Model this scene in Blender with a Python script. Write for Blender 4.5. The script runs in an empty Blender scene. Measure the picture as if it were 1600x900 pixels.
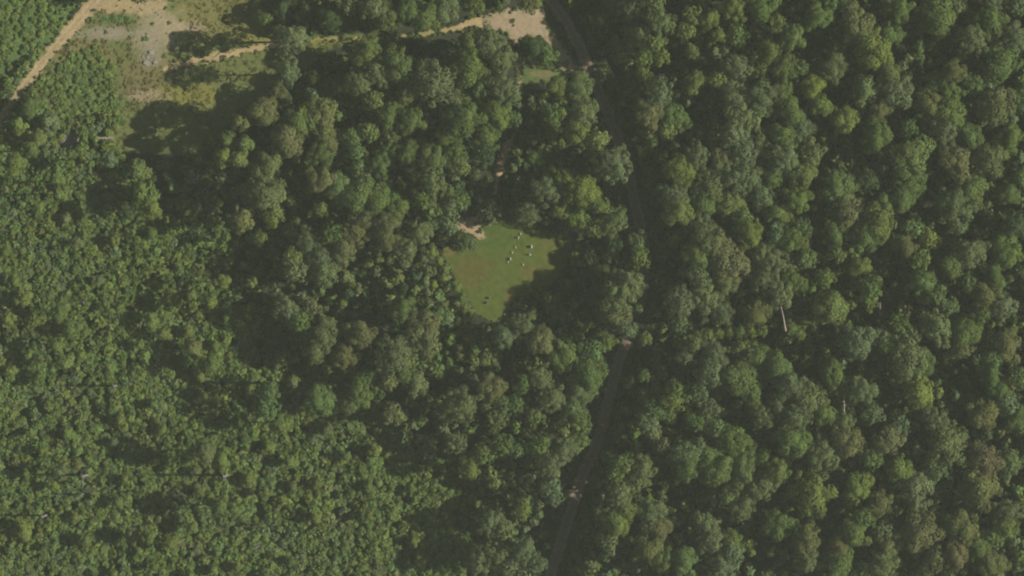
import bpy, math, random
import numpy as np
from mathutils import Vector

# ------------------------------------------------------------------ camera, world, sun, exposure
S = 0.24                                   # metres per photograph pixel (1600 x 900)
ALT = 1500.0
sc = bpy.context.scene
COL = sc.collection
cam_d = bpy.data.cameras.new('camera')
cam_d.sensor_width = 36.0
cam_d.lens = 36.0 * ALT / (1600 * S)
cam_d.clip_start = 1.0
cam_d.clip_end = 6000.0
cam = bpy.data.objects.new('camera', cam_d)
cam.location = (0, 0, ALT)
cam.rotation_euler = (0, 0, 0)
COL.objects.link(cam)
sc.camera = cam

SUN_EL = 33.5
SUN_AZ = 0.0                               # degrees north of due east
world = bpy.data.worlds.new('World')
sc.world = world
world.use_nodes = True
wn = world.node_tree
for n in list(wn.nodes):
    wn.nodes.remove(n)
w_out = wn.nodes.new('ShaderNodeOutputWorld')
w_bg = wn.nodes.new('ShaderNodeBackground')
w_sky = wn.nodes.new('ShaderNodeTexSky')
w_sky.sky_type = 'NISHITA'
w_sky.sun_disc = False
w_sky.sun_elevation = math.radians(SUN_EL)
w_sky.sun_rotation = math.radians(90.0 - SUN_AZ)
w_bg.inputs['Strength'].default_value = 0.05
wn.links.new(w_sky.outputs[0], w_bg.inputs['Color'])
wn.links.new(w_bg.outputs[0], w_out.inputs['Surface'])

sun_d = bpy.data.lights.new('sun', 'SUN')
sun_d.energy = 4.9
sun_d.angle = math.radians(0.5)
sun_d.color = (1.0, 0.955, 0.87)
sun = bpy.data.objects.new('sun', sun_d)
sun.rotation_euler = (0, math.radians(90 - SUN_EL), math.radians(SUN_AZ))
sun.location = (300, 0, 300)
COL.objects.link(sun)

sc.view_settings.view_transform = 'Standard'
sc.view_settings.look = 'None'
sc.view_settings.exposure = 0.72
sc.view_settings.gamma = 1.0
sc.view_settings.use_curve_mapping = False
sc.cycles.filter_width = 1.95
sc.cycles.max_bounces = 6
sc.cycles.diffuse_bounces = 3
sc.cycles.transmission_bounces = 3

HAZE_DENSITY = 0.0000415
HAZE_COLOUR = (0.80, 0.88, 0.69)

rnd = random.Random(7)
rng = np.random.default_rng(11)


def wx(px):
    return (px - 800.0) * S


def wy(py):
    return (450.0 - py) * S


# ------------------------------------------------------------------ noise on arrays
_lat = np.random.default_rng(5).random((256, 256))


def vnoise(x, y):
    xi = np.floor(x).astype(int); yi = np.floor(y).astype(int)
    fx = x - xi; fy = y - yi
    fx = fx * fx * (3 - 2 * fx); fy = fy * fy * (3 - 2 * fy)
    a = _lat[xi & 255, yi & 255]; b = _lat[(xi + 1) & 255, yi & 255]
    c = _lat[xi & 255, (yi + 1) & 255]; d = _lat[(xi + 1) & 255, (yi + 1) & 255]
    return (a * (1 - fx) + b * fx) * (1 - fy) + (c * (1 - fx) + d * fx) * fy


def fbm(x, y, oct=4):
    s = 0; amp = 0.5; t = 0
    for i in range(oct):
        s = s + amp * vnoise(x + 17.3 * i, y - 9.1 * i); t += amp
        x = x * 2.03; y = y * 2.03; amp *= 0.5
    return s / t * 2 - 1            # about -1..1


def seg_dist(x, y, pts):
    """distance to a polyline; also width-aware when the points carry a third number"""
    best = np.full(np.shape(x), 1e9)
    for (a, b) in zip(pts[:-1], pts[1:]):
        ax, ay, bx, by = a[0], a[1], b[0], b[1]
        dx, dy = bx - ax, by - ay
        t = np.clip(((x - ax) * dx + (y - ay) * dy) / (dx * dx + dy * dy), 0, 1)
        d = np.hypot(x - ax - t * dx, y - ay - t * dy)
        if len(a) > 2:
            d = d - (a[2] + (b[2] - a[2]) * t)
        best = np.minimum(best, d)
    return best


def poly_sd(x, y, pts):
    """positive inside the polygon"""
    d = seg_dist(x, y, list(pts) + [pts[0]])
    inside = np.zeros(np.shape(x), bool)
    n = len(pts)
    for i in range(n):
        x1, y1 = pts[i]; x2, y2 = pts[(i + 1) % n]
        if y1 == y2:
            continue
        c = ((y1 > y) != (y2 > y)) & (x < (x2 - x1) * (y - y1) / (y2 - y1) + x1)
        inside ^= c
    return np.where(inside, d, -d)


# ------------------------------------------------------------------ materials
def new_mat(name):
    m = bpy.data.materials.new(name)
    m.use_nodes = True
    nt = m.node_tree
    for n in list(nt.nodes):
        nt.nodes.remove(n)
    out = nt.nodes.new('ShaderNodeOutputMaterial')
    return m, nt, out


def foliage_material(name, per_object):
    m, nt, out = new_mat(name)
    N, L = nt.nodes.new, nt.links.new
    if per_object:
        info = N('ShaderNodeObjectInfo'); base = info.outputs['Color']
    else:
        at = N('ShaderNodeAttribute'); at.attribute_name = 'tint'; base = at.outputs['Color']
    leaf = N('ShaderNodeAttribute'); leaf.attribute_name = 'leaf'
    mul = N('ShaderNodeMix'); mul.data_type = 'RGBA'; mul.blend_type = 'MULTIPLY'; mul.inputs[0].default_value = 1.0
    L(base, mul.inputs[6]); L(leaf.outputs['Color'], mul.inputs[7])
    # slow drift of leaf colour over the wood
    geo = N('ShaderNodeNewGeometry')
    nz = N('ShaderNodeTexNoise'); nz.inputs['Scale'].default_value = 0.22; nz.inputs['Detail'].default_value = 3
    L(geo.outputs['Position'], nz.inputs['Vector'])
    hs = N('ShaderNodeHueSaturation')
    mr = N('ShaderNodeMapRange'); mr.inputs[1].default_value = 0.3; mr.inputs[2].default_value = 0.7
    mr.inputs[3].default_value = 0.8; mr.inputs[4].default_value = 1.2
    L(nz.outputs[0], mr.inputs[0]); L(mr.outputs[0], hs.inputs['Value'])
    mr2 = N('ShaderNodeMapRange'); mr2.inputs[1].default_value = 0.3; mr2.inputs[2].default_value = 0.7
    mr2.inputs[3].default_value = 0.480; mr2.inputs[4].default_value = 0.503
    L(nz.outputs[0], mr2.inputs[0]); L(mr2.outputs[0], hs.inputs['Hue'])
    L(mul.outputs[2], hs.inputs['Color'])
    d = N('ShaderNodeBsdfDiffuse'); t = N('ShaderNodeBsdfTranslucent'); mx = N('ShaderNodeMixShader')
    mx.inputs[0].default_value = 0.28
    L(hs.outputs[0], d.inputs['Color']); L(hs.outputs[0], t.inputs['Color'])
    L(d.outputs[0], mx.inputs[1]); L(t.outputs[0], mx.inputs[2])
    L(mx.outputs[0], out.inputs['Surface'])
    return m


def ground_material(name, attr=None, col=(0.05, 0.05, 0.03), scale=0.6, lo=0.75, hi=1.25, bump=0.3, fine=6.0):
    m, nt, out = new_mat(name)
    N, L = nt.nodes.new, nt.links.new
    geo = N('ShaderNodeNewGeometry')
    nz = N('ShaderNodeTexNoise'); nz.inputs['Scale'].default_value = scale; nz.inputs['Detail'].default_value = 6
    nz.inputs['Roughness'].default_value = 0.65
    L(geo.outputs['Position'], nz.inputs['Vector'])
    nf = N('ShaderNodeTexNoise'); nf.inputs['Scale'].default_value = fine; nf.inputs['Detail'].default_value = 4
    L(geo.outputs['Position'], nf.inputs['Vector'])
    mr = N('ShaderNodeMapRange'); mr.inputs[1].default_value = 0.3; mr.inputs[2].default_value = 0.7
    mr.inputs[3].default_value = lo; mr.inputs[4].default_value = hi
    L(nz.outputs[0], mr.inputs[0])
    hs = N('ShaderNodeHueSaturation')
    if attr:
        at = N('ShaderNodeAttribute'); at.attribute_name = attr; L(at.outputs['Color'], hs.inputs['Color'])
    else:
        hs.inputs['Color'].default_value = (*col, 1)
    L(mr.outputs[0], hs.inputs['Value'])
    bs = N('ShaderNodeBsdfPrincipled')
    bs.inputs['Roughness'].default_value = 0.95
    bs.inputs['Specular IOR Level'].default_value = 0.1
    L(hs.outputs[0], bs.inputs['Base Color'])
    bp = N('ShaderNodeBump'); bp.inputs['Strength'].default_value = bump; bp.inputs['Distance'].default_value = 0.15
    L(nf.outputs[0], bp.inputs['Height']); L(bp.outputs[0], bs.inputs['Normal'])
    L(bs.outputs[0], out.inputs['Surface'])
    return m


def plain_material(name, col, var=0.25, scale=3.0, rough=0.85, bump=0.25):
    m, nt, out = new_mat(name)
    N, L = nt.nodes.new, nt.links.new
    tc = N('ShaderNodeTexCoord')
    nz = N('ShaderNodeTexNoise'); nz.inputs['Scale'].default_value = scale; nz.inputs['Detail'].default_value = 5
    L(tc.outputs['Object'], nz.inputs['Vector'])
    mr = N('ShaderNodeMapRange'); mr.inputs[1].default_value = 0.3; mr.inputs[2].default_value = 0.7
    mr.inputs[3].default_value = 1 - var; mr.inputs[4].default_value = 1 + var
    L(nz.outputs[0], mr.inputs[0])
    hs = N('ShaderNodeHueSaturation'); hs.inputs['Color'].default_value = (*col, 1)
    L(mr.outputs[0], hs.inputs['Value'])
    bs = N('ShaderNodeBsdfPrincipled'); bs.inputs['Roughness'].default_value = rough
    L(hs.outputs[0], bs.inputs['Base Color'])
    bp = N('ShaderNodeBump'); bp.inputs['Strength'].default_value = bump; bp.inputs['Distance'].default_value = 0.03
    L(nz.outputs[0], bp.inputs['Height']); L(bp.outputs[0], bs.inputs['Normal'])
    L(bs.outputs[0], out.inputs['Surface'])
    return m


M_CROWN = foliage_material('tree_foliage', True)
M_MASS = foliage_material('woodland_foliage', False)
M_BARK = plain_material('bark', (0.075, 0.06, 0.048), 0.3, 2.0, 0.95, 0.6)
M_DEAD = plain_material('weathered_bare_wood', (0.17, 0.155, 0.155), 0.25, 2.0, 0.9, 0.4)
M_PALE = plain_material('pale_barkless_wood', (0.21, 0.155, 0.125), 0.2, 1.5, 0.9, 0.3)
M_FLOOR = ground_material('forest_floor', None, (0.030, 0.034, 0.019), 0.35, 0.6, 1.4, 0.6, 2.5)
M_PAINT = ground_material('open_ground', 'paint', scale=0.8, lo=0.80, hi=1.20, bump=0.5, fine=5.0)
M_LAWN = ground_material('mown_grass', 'paint', scale=0.45, lo=0.76, hi=1.24, bump=0.25, fine=8.0)
M_MARBLE = plain_material('white_marble', (0.30, 0.30, 0.265), 0.12, 2.5, 0.6, 0.1)
M_GRANITE = plain_material('grey_granite', (0.22, 0.225, 0.21), 0.18, 9.0, 0.6, 0.1)
M_DARKST = plain_material('shadow_toned_lichened_stone', (0.07, 0.075, 0.06), 0.3, 4.0, 0.8, 0.3)  # weathered grey-green stone, its shadow's darkness put into the colour
M_CONC = plain_material('broken_concrete', (0.18, 0.16, 0.125), 0.25, 1.2, 0.9, 0.4)


# ------------------------------------------------------------------ mesh helpers
def mesh_from(name, V, F, mats, attrs=None, smooth=False):
    """V (n,3); F (m,k) with a constant k; attrs: dict name -> (m,3) colours per face"""
    V = np.asarray(V, np.float32); F = np.asarray(F, np.int32)
    me = bpy.data.meshes.new(name)
    m, k = F.shape
    me.vertices.add(len(V)); me.vertices.foreach_set('co', V.ravel())
    me.loops.add(m * k); me.loops.foreach_set('vertex_index', F.ravel())
    me.polygons.add(m)
    me.polygons.foreach_set('loop_start', np.arange(0, m * k, k, dtype=np.int32))
    me.polygons.foreach_set('loop_total', np.full(m, k, np.int32))
    if smooth:
        me.polygons.foreach_set('use_smooth', np.ones(m, bool))
    for mt in mats:
        me.materials.append(mt)
    for an, (dom, C) in (attrs or {}).items():
        a = me.color_attributes.new(an, 'FLOAT_COLOR', 'CORNER' if dom == 'FACE' else 'POINT')
        C = np.asarray(C, np.float32)
        if C.shape[1] == 3:
            C = np.concatenate([C, np.ones((len(C), 1), np.float32)], 1)
        if dom == 'FACE':
            C = np.repeat(C, k, axis=0)
        a.data.foreach_set('color', C.ravel())
    me.update(calc_edges=True)
    return me


def link(name, data, parent=None, loc=(0, 0, 0)):
    o = bpy.data.objects.new(name, data)
    o.location = loc
    if parent is not None:
        o.parent = parent
    COL.objects.link(o)
    return o


def tag(o, label=None, cat=None, group=None, kind=None):
    if label: o['label'] = label
    if cat: o['category'] = cat
    if group: o['group'] = group
    if kind: o['kind'] = kind
    return o


def leaf_quads(P, Nn, size, jit, r):
    """quads (bent leaf sprays) at points P facing about Nn"""
    n = len(P)
    Nn = Nn + r.normal(0, jit, (n, 3))
    Nn /= np.linalg.norm(Nn, axis=1)[:, None] + 1e-9
    a = r.normal(0, 1, (n, 3))
    u = np.cross(Nn, a); u /= np.linalg.norm(u, axis=1)[:, None] + 1e-9
    v = np.cross(Nn, u)
    su = size * r.uniform(0.7, 1.35, (n, 1)); sv = size * r.uniform(0.5, 1.0, (n, 1))
    bend = Nn * (su * r.uniform(-0.25, 0.1, (n, 1)))
    c = [P - u * su, P - v * sv + bend, P + u * su, P + v * sv + bend]
    V = np.stack(c, 1).reshape(-1, 3)
    F = np.arange(4 * n).reshape(n, 4)
    return V, F


def crown_points(kind, seed, n):
    """points and normals on a lobed crown: unit horizontal radius, base near z=0, top near z=h"""
    r = np.random.default_rng(seed)
    if kind == 'oak':
        nl, lr, flat, rim = r.integers(13, 20), (0.24, 0.42), 0.70, 0.74
    elif kind == 'clump':
        nl, lr, flat, rim = r.integers(19, 27), (0.20, 0.34), 0.78, 0.76
    elif kind == 'pine':
        nl, lr, flat, rim = r.integers(28, 38), (0.15, 0.27), 0.9, 0.78
    else:                        # small
        nl, lr, flat, rim = r.integers(6, 9), (0.32, 0.5), 1.0, 0.6
    # an uneven outline: the reach of the crown varies with direction
    ph = r.uniform(0, 6.28, 4); am = r.uniform(0.05, 0.19, 4)

    def reach(t):
        return 1 - 0.12 + sum(am[k] * np.sin((k + 2) * t + ph[k]) for k in range(4))
    C = []; R = []
    for i in range(nl):
        t = r.uniform(0, 2 * math.pi) if kind != 'small' else i * 2.4
        q = math.sqrt((i + 0.5) / nl)
        rad = rim * q * reach(t)
        zz = flat * math.sqrt(max(0.02, 1 - (q * 0.92) ** 2)) * r.uniform(0.72, 1.05)
        C.append((rad * math.cos(t + i * 2.4), rad * math.sin(t + i * 2.4), zz))
        R.append(r.uniform(*lr) * (1.1 - 0.25 * q))
    # lower skirt
    for i in range(nl // 2):
        t = r.uniform(0, 6.28)
        rad = rim * reach(t) * r.uniform(0.85, 1.05)
        C.append((rad * math.cos(t), rad * math.sin(t), flat * r.uniform(0.18, 0.45)))
        R.append(r.uniform(*lr) * 0.9)
    # the hidden depth of the crown below its widest part
    if kind != 'small':
        for i in range(nl // 2):
            t = i * 2.4 + r.uniform(-.5, .5); z = -0.15 - 0.95 * i / (nl // 2)
            rad = rim * r.uniform(0.3, 0.85) * (1 + 0.45 * z)
            C.append((rad * math.cos(t), rad * math.sin(t), z)); R.append(r.uniform(*lr) * 0.95)
    C = np.array(C); R = np.array(R)
    w = R ** 2; w = w / w.sum()
    k = r.choice(len(C), n * 3, p=w)
    d = r.normal(0, 1, (n * 3, 3)); d /= np.linalg.norm(d, axis=1)[:, None]
    d[:, 2] = np.where(d[:, 2] < -0.35, -d[:, 2], d[:, 2])
    wob = 1 + 0.075 * r.normal(0, 1, (n * 3, 1)) - (r.random((n * 3, 1)) < 0.12) * r.uniform(0, 0.3, (n * 3, 1))
    P = C[k] + d * (R[k])[:, None] * wob
    # drop points deep inside other lobes
    D = np.linalg.norm(P[:, None, :] - C[None], axis=2) / R[None]
    D[np.arange(len(k)), k] = 9
    ok = D.min(1) > 0.80
    P, d, k = P[ok][:n], d[ok][:n], k[ok][:n]
    up = P - np.array([0, 0, 0.25]); up /= np.linalg.norm(up, axis=1)[:, None]
    Nn = d * 0.8 + up * 0.35
    tone = r.uniform(0.90, 1.10, len(C))[k]
    return P, Nn, tone, k


def crown_mesh(kind, seed, n, size, jit=0.24):
    P, Nn, tone, _ = crown_points(kind, seed, n)
    r = np.random.default_rng(seed + 999)
    V, F = leaf_quads(P, Nn, size, jit, r)
    g = tone * r.uniform(0.78, 1.22, len(P))
    c = np.stack([g * r.uniform(0.88, 1.12, len(P)), g, g * r.uniform(0.8, 1.15, len(P))], 1)
    return V, F, c


CROWNS = {}
for kind, cnt, n, size in (('oak', 8, 3400, 0.052), ('clump', 8, 3400, 0.047), ('pine', 6, 3600, 0.042)):
    CROWNS[kind] = []
    for i in range(cnt):
        V, F, c = crown_mesh(kind, 100 + 13 * i + len(kind) * 7, n, size)
        CROWNS[kind].append(mesh_from('crown_' + kind, V, F, [M_CROWN], {'leaf': ('FACE', c)}))
CROWNS['young'] = []
for i in range(5):
    V, F, c = crown_mesh('small', 500 + i, 700, 0.10, 0.28)
    CROWNS['young'].append(mesh_from('crown_young', V, F, [M_CROWN], {'leaf': ('FACE', c)}))


def tube(pts, rads, seg=7, cap=True):
    """a tapered tube through points"""
    V = []; F = []
    pts = [Vector(p) for p in pts]
    for i, p in enumerate(pts):
        d = (pts[min(i + 1, len(pts) - 1)] - pts[max(i - 1, 0)]).normalized()
        a = d.cross(Vector((0, 0, 1)) if abs(d.z) < 0.9 else Vector((1, 0, 0))).normalized()
        b = d.cross(a)
        for s in range(seg):
            t = 2 * math.pi * s / seg
            V.append(tuple(p + (a * math.cos(t) + b * math.sin(t)) * rads[i]))
    for i in range(len(pts) - 1):
        for s in range(seg):
            a0 = i * seg + s; a1 = i * seg + (s + 1) % seg
            F.append((a0, a1, a1 + seg, a0 + seg))
    return V, F


def join(parts):
    V = []; F = []
    for v, f in parts:
        o = len(V); V += v; F += [tuple(i + o for i in q) for q in f]
    return V, F


def trunk_mesh(seed, limbs=6, mat=M_BARK, reach=0.33):
    """unit tree height: trunk to 0.75 with limbs that rise into the crown"""
    r = random.Random(seed)
    pts = [(0, 0, -0.01), (r.uniform(-.006, .006), r.uniform(-.006, .006), 0.2), (r.uniform(-.012, .012), r.uniform(-.012, .012), 0.5), (0, 0, 0.86)]
    parts = [tube(pts, [0.024, 0.017, 0.012, 0.003])]
    for i in range(limbs):
        t = i * 2.4 + r.uniform(-.4, .4); z = 0.42 + 0.36 * i / limbs
        L = reach * r.uniform(0.6, 1.0) * (1.1 - 0.5 * i / limbs)
        parts.append(tube([(0, 0, z), (L * .45 * math.cos(t), L * .45 * math.sin(t), z + .05), (L * math.cos(t), L * math.sin(t), z + .14)],
                          [0.010, 0.006, 0.002], 5))
    V, F = join(parts)
    return mesh_from('trunk', V, F, [mat], smooth=True)


TRUNKS = [trunk_mesh(i) for i in range(4)]


def dead_meshes(seed):
    """bare tree of unit height: trunk and a fan of forking branches"""
    r = random.Random(seed)
    tr = tube([(0, 0, -0.01), (0.01, 0, 0.3), (-0.01, 0.01, 0.65), (0, 0, 0.95)], [0.024, 0.018, 0.012, 0.005])
    parts = []

    def grow(p, d, L, rad, lev):
        p = Vector(p); d = Vector(d).normalized()
        q = p + d * L * 0.5; d2 = (d + Vector((r.uniform(-.3, .3), r.uniform(-.3, .3), r.uniform(0, .3)))).normalized(); e = q + d2 * L * 0.5
        parts.append(tube([p, q, e], [rad, rad * .8, rad * .5], 5))
        if lev > 0:
            for k in range(3):
                grow(q if k == 0 else e, d2 + Vector((r.uniform(-.8, .8), r.uniform(-.8, .8), r.uniform(-.1, .5))), L * .62, rad * .5, lev - 1)
    for i in range(8):
        t = i * 2.4; z = 0.4 + 0.5 * i / 8
        grow((0, 0, z), (math.cos(t), math.sin(t), 0.55), 0.20, 0.011, 2)
    V1, F1 = tr; V2, F2 = join(parts)
    return mesh_from('dead_trunk', V1, F1, [M_DEAD], smooth=True), mesh_from('bare_branches', V2, F2, [M_DEAD], smooth=True)


# ------------------------------------------------------------------ the ground
def grid_sheet(name, sdf, box, z, mat, paint, cell=0.36):
    """a sheet over the cells of a fine grid where sdf(px,py) > 0 (px, py in photograph pixels = 0.24 m)"""
    x0, y0, x1, y1 = box
    st = cell / S
    xs = np.arange(x0, x1 + st, st); ys = np.arange(y0, y1 + st, st)
    X, Y = np.meshgrid(xs, ys)
    Dv = sdf(X, Y)
    ins = (Dv[:-1, :-1] + Dv[1:, :-1] + Dv[:-1, 1:] + Dv[1:, 1:]) > 0
    idx = np.arange(X.size).reshape(X.shape)
    jj = np.argwhere(ins)
    F = np.stack([idx[jj[:, 0] + 1, jj[:, 1]], idx[jj[:, 0] + 1, jj[:, 1] + 1], idx[jj[:, 0], jj[:, 1] + 1], idx[jj[:, 0], jj[:, 1]]], 1)
    used, inv = np.unique(F, return_inverse=True)
    F = inv.reshape(F.shape)
    px, py = X.ravel()[used], Y.ravel()[used]
    C = paint(px, py, Dv.ravel()[used])
    V = np.stack([wx(px), wy(py), np.full(len(px), z)], 1)
    me = mesh_from(name, V, F, [mat], {'paint': ('POINT', C)})
    o = link(name, me)
    tag(o, kind='structure')
    return o


def blend(C, w, col):
    w = np.clip(w, 0, 1)[:, None]
    return C * (1 - w) + np.array(col) * w


SAND = (0.285, 0.212, 0.110)
SANDPALE = (0.27, 0.212, 0.128)
GREYGRAVEL = (0.215, 0.180, 0.122)
REDDIRT = (0.215, 0.140, 0.096)
LUSH = (0.075, 0.118, 0.036)
OLIVE = (0.096, 0.108, 0.034)
YELLOWGRASS = (0.150, 0.146, 0.036)
WEED = (0.060, 0.075, 0.028)


def blob(x, y, cx, cy, rx, ry, soft=0.35):
    n = 0.35 * fbm(x / 14.0, y / 14.0) + 0.18 * fbm(x / 4.0 + 50, y / 4.0)
    d = np.hypot((x - cx) / rx, (y - cy) / ry)
    return np.clip((1 - d + n) / soft, 0, 1)


big = bpy.data.meshes.new('ground')
G = 1500.0
big.from_pydata([(-G, -G, 0), (G, -G, 0), (G, G, 0), (-G, G, 0)], [], [(0, 1, 2, 3)])
big.materials.append(M_FLOOR)
tag(link('ground', big), kind='structure')

MEADOW = [(40, 150), (52, 118), (92, 62), (128, 10), (140, -30), (425, -30), (430, 62), (520, 52), (620, 52), (625, 66), (520, 74), (430, 150), (370, 175),
          (330, 240), (200, 240), (150, 250), (90, 245), (60, 190)]
TRACK = [(158, -30, 13), (150, 0, 13), (118, 38, 12), (88, 72, 10), (62, 102, 9), (38, 135, 8), (14, 168, 8), (-6, 200, 8), (-30, 245, 8)]
TRACK2 = [(258, 108, 5), (300, 96, 6), (350, 86, 6), (400, 74, 6), (440, 68, 4), (500, 61, 3), (560, 60, 2.5), (620, 58, 2.5), (665, 52, 3), (700, 46, 4), (740, 36, 8), (790, 32, 14)]
ROAD = [(838, -40), (858, -5), (884, 32), (908, 78), (930, 128), (952, 180), (972, 232), (986, 290), (1000, 350), (1008, 400), (1004, 450),
        (990, 500), (968, 560), (952, 620), (934, 690), (908, 750), (888, 810), (872, 860), (858, 905), (848, 950)]
TRAIL = [(811, 114, 4), (812, 135, 3), (812, 160, 2), (806, 205, 2.5), (793, 228, 7), (780, 262, 7), (774, 300, 3), (764, 325, 3), (745, 345, 6)]
GRAVEYARD = [(684, 388), (700, 384), (720, 392), (742, 372), (760, 350), (785, 344), (822, 348), (862, 364), (884, 373), (896, 385), (888, 405), (874, 432),
             (845, 456), (812, 466), (800, 480), (796, 497), (768, 504), (744, 490), (722, 452), (702, 416)]
GLADE = [(812, 108), (850, 102), (884, 96), (898, 118), (872, 126), (840, 128), (814, 132)]
TURNAROUND = [(752, 26), (772, 20), (800, 12), (850, 14), (856, 44), (872, 60), (896, 92), (914, 120), (906, 126), (878, 108), (864, 76), (846, 60), (820, 58), (803, 72), (792, 52), (756, 46)]
PATCH = [(712, 346), (722, 340), (748, 338), (752, 352), (760, 372), (748, 376), (738, 366), (716, 360)]


def wob(x, y, a=3.0, f=9.0):
    return a * fbm(x / f, y / f) + a * 0.7 * fbm(x / (f / 3) + 31, y / (f / 3))


def meadow_paint(x, y, d):
    C = np.tile(np.array(OLIVE), (len(x), 1))
    C = blend(C, blob(x, y, 140, 150, 75, 60) * 0.7, LUSH)
    C = blend(C, blob(x, y, 230, 125, 60, 45) * 0.6, (0.13, 0.105, 0.045))
    C = blend(C, blob(x, y, 130, 85, 60, 28) * 0.6, (0.15, 0.125, 0.05))
    C = blend(C, blob(x, y, 300, 150, 70, 25) * 0.8, YELLOWGRASS)
    C = blend(C, blob(x, y, 340, 30, 90, 50) * 0.8, (0.140, 0.130, 0.042))
    C = blend(C, blob(x, y, 480, 62, 130, 9) * 0.8, YELLOWGRASS)
    # bare ground of the turning area
    C = blend(C, blob(x, y, 195, 8, 85, 18) * 0.85, SAND)
    C = blend(C, blob(x, y, 245, 48, 46, 48) * 0.35, SANDPALE)
    C = blend(C, blob(x, y, 262, 40, 36, 36, .8) * 0.8, SANDPALE)
    C = blend(C, blob(x, y, 172, 52, 58, 15, .7) * 0.85, GREYGRAVEL)
    C = blend(C, blob(x, y, 236, 70, 30, 44, .8) * 0.8, GREYGRAVEL)
    C = blend(C, blob(x, y, 300, 42, 28, 9) * 0.7, SANDPALE)
    C = blend(C, blob(x, y, 182, 29, 32, 9) * 0.85, LUSH)
    C = blend(C, blob(x, y, 112, 222, 18, 16), GREYGRAVEL)
    C = blend(C, blob(x, y, 164, 216, 14, 8), GREYGRAVEL)
    C = blend(C, blob(x, y, 230, 150, 40, 12) * .5, SANDPALE)
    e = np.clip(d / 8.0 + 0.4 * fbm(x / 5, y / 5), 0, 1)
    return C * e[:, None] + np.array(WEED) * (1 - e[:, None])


def meadow_sdf(x, y):
    return poly_sd(x, y, MEADOW) + wob(x, y, 5)


grid_sheet('meadow', meadow_sdf, (20, -35, 640, 260), 0.03, M_PAINT, meadow_paint, 0.45)


def sandy(core, edge, soft=4.0, patch=0.5):
    def f(x, y, d):
        e = np.clip(d / soft + patch * fbm(x / 4, y / 4) + 0.3, 0, 1)
        C = np.tile(np.array(core), (len(x), 1)) * (1 + 0.14 * fbm(x / 11, y / 11))[:, None]
        return C * e[:, None] + np.array(edge) * (1 - e[:, None])
    return f


def track_paint(x, y, d):
    C = sandy(SAND, OLIVE, 6, 0.9)(x, y, d)
    q = seg_dist(x, y, [(p[0], p[1]) for p in TRACK])
    mid = np.exp(-(q / 1.6) ** 2) * np.clip(0.5 + 0.9 * fbm(x / 9, y / 9), 0, 1)
    C = blend(C, mid * 0.7, (0.15, 0.135, 0.06))
    rut = np.exp(-((q - 4.0) / 1.0) ** 2)
    C = blend(C, rut * 0.4, (0.37, 0.275, 0.165))
    return blend(C, np.clip(fbm(x / 3.5, y / 3.5) - 0.15, 0, 1) * 1.2, (0.19, 0.15, 0.085))


grid_sheet('sandy_track', lambda x, y: -seg_dist(x, y, TRACK) + wob(x, y, 5, 12), (-35, -35, 190, 250), 0.036, M_PAINT, track_paint)


def t2_paint(x, y, d):
    C = sandy(SAND, YELLOWGRASS, 4, 0.7)(x, y, d)
    w = np.clip((x - 440) / 40, 0, 1) * np.clip((715 - x) / 60, 0, 1)
    return blend(C, w * 0.85, (0.19, 0.17, 0.055))


grid_sheet('grassy_track', lambda x, y: -seg_dist(x, y, TRACK2) + wob(x, y, 5, 12), (240, 10, 800, 125), 0.034, M_PAINT, t2_paint)


def road_paint(x, y, d):
    q = seg_dist(x, y, ROAD)
    C = np.tile(np.array(REDDIRT), (len(x), 1))
    lane = np.clip((6.5 - q + 2.0 * fbm(x / 6, y / 6)) / 3.0, 0, 1)
    C = blend(C, lane * 0.85, (0.150, 0.102, 0.078))
    ruts = np.exp(-((q - 3.5) / 1.4) ** 2)
    C = blend(C, ruts * 0.4, (0.14, 0.122, 0.105))
    e = np.clip(d / 4.0 + 0.5 * fbm(x / 5, y / 5) + 0.2, 0, 1)
    return C * e[:, None] + np.array(WEED) * (1 - e[:, None])


grid_sheet('road', lambda x, y: 9.5 - seg_dist(x, y, ROAD) + wob(x, y, 3), (810, -45, 1040, 955), 0.04, M_PAINT, road_paint, 0.4)
grid_sheet('sandy_turnaround', lambda x, y: poly_sd(x, y, TURNAROUND) + wob(x, y, 3.5), (735, -5, 930, 140), 0.045, M_PAINT, sandy((0.255, 0.198, 0.122), OLIVE, 7, 1.1))


def lawn_paint(x, y, d):
    C = np.tile(np.array((0.064, 0.084, 0.016)), (len(x), 1))
    C = blend(C, blob(x, y, 775, 372, 40, 30) * 0.5, (0.046, 0.078, 0.018))
    C = blend(C, blob(x, y, 738, 425, 40, 34) * 0.6, (0.080, 0.066, 0.022))
    C = blend(C, blob(x, y, 870, 390, 40, 26) * 0.5, (0.090, 0.079, 0.023))
    C = blend(C, blob(x, y, 838, 430, 30, 18) * 0.45, (0.112, 0.079, 0.028))
    C = blend(C, blob(x, y, 797, 468, 10, 22) * 0.6, (0.112, 0.076, 0.030))
    C = blend(C, blob(x, y, 700, 392, 14, 8) * 0.6, (0.14, 0.10, 0.04))
    C = blend(C, np.clip(fbm(x / 7, y / 7) - 0.05, 0, 1) * 0.9, (0.090, 0.080, 0.022))
    C = blend(C, np.clip(fbm(x / 3 + 70, y / 3) - 0.25, 0, 1) * 0.9, (0.045, 0.068, 0.015))
    # a mown path down the middle
    C = blend(C, np.exp(-(seg_dist(x, y, [(792, 395), (780, 430), (778, 490)]) / 11) ** 2) * 0.35, (0.064, 0.090, 0.021))
    e = np.clip(d / 5.0 + 0.4 * fbm(x / 5, y / 5) + 0.25, 0, 1)
    return C * e[:, None] + np.array((0.060, 0.084, 0.021)) * (1 - e[:, None])


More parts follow.
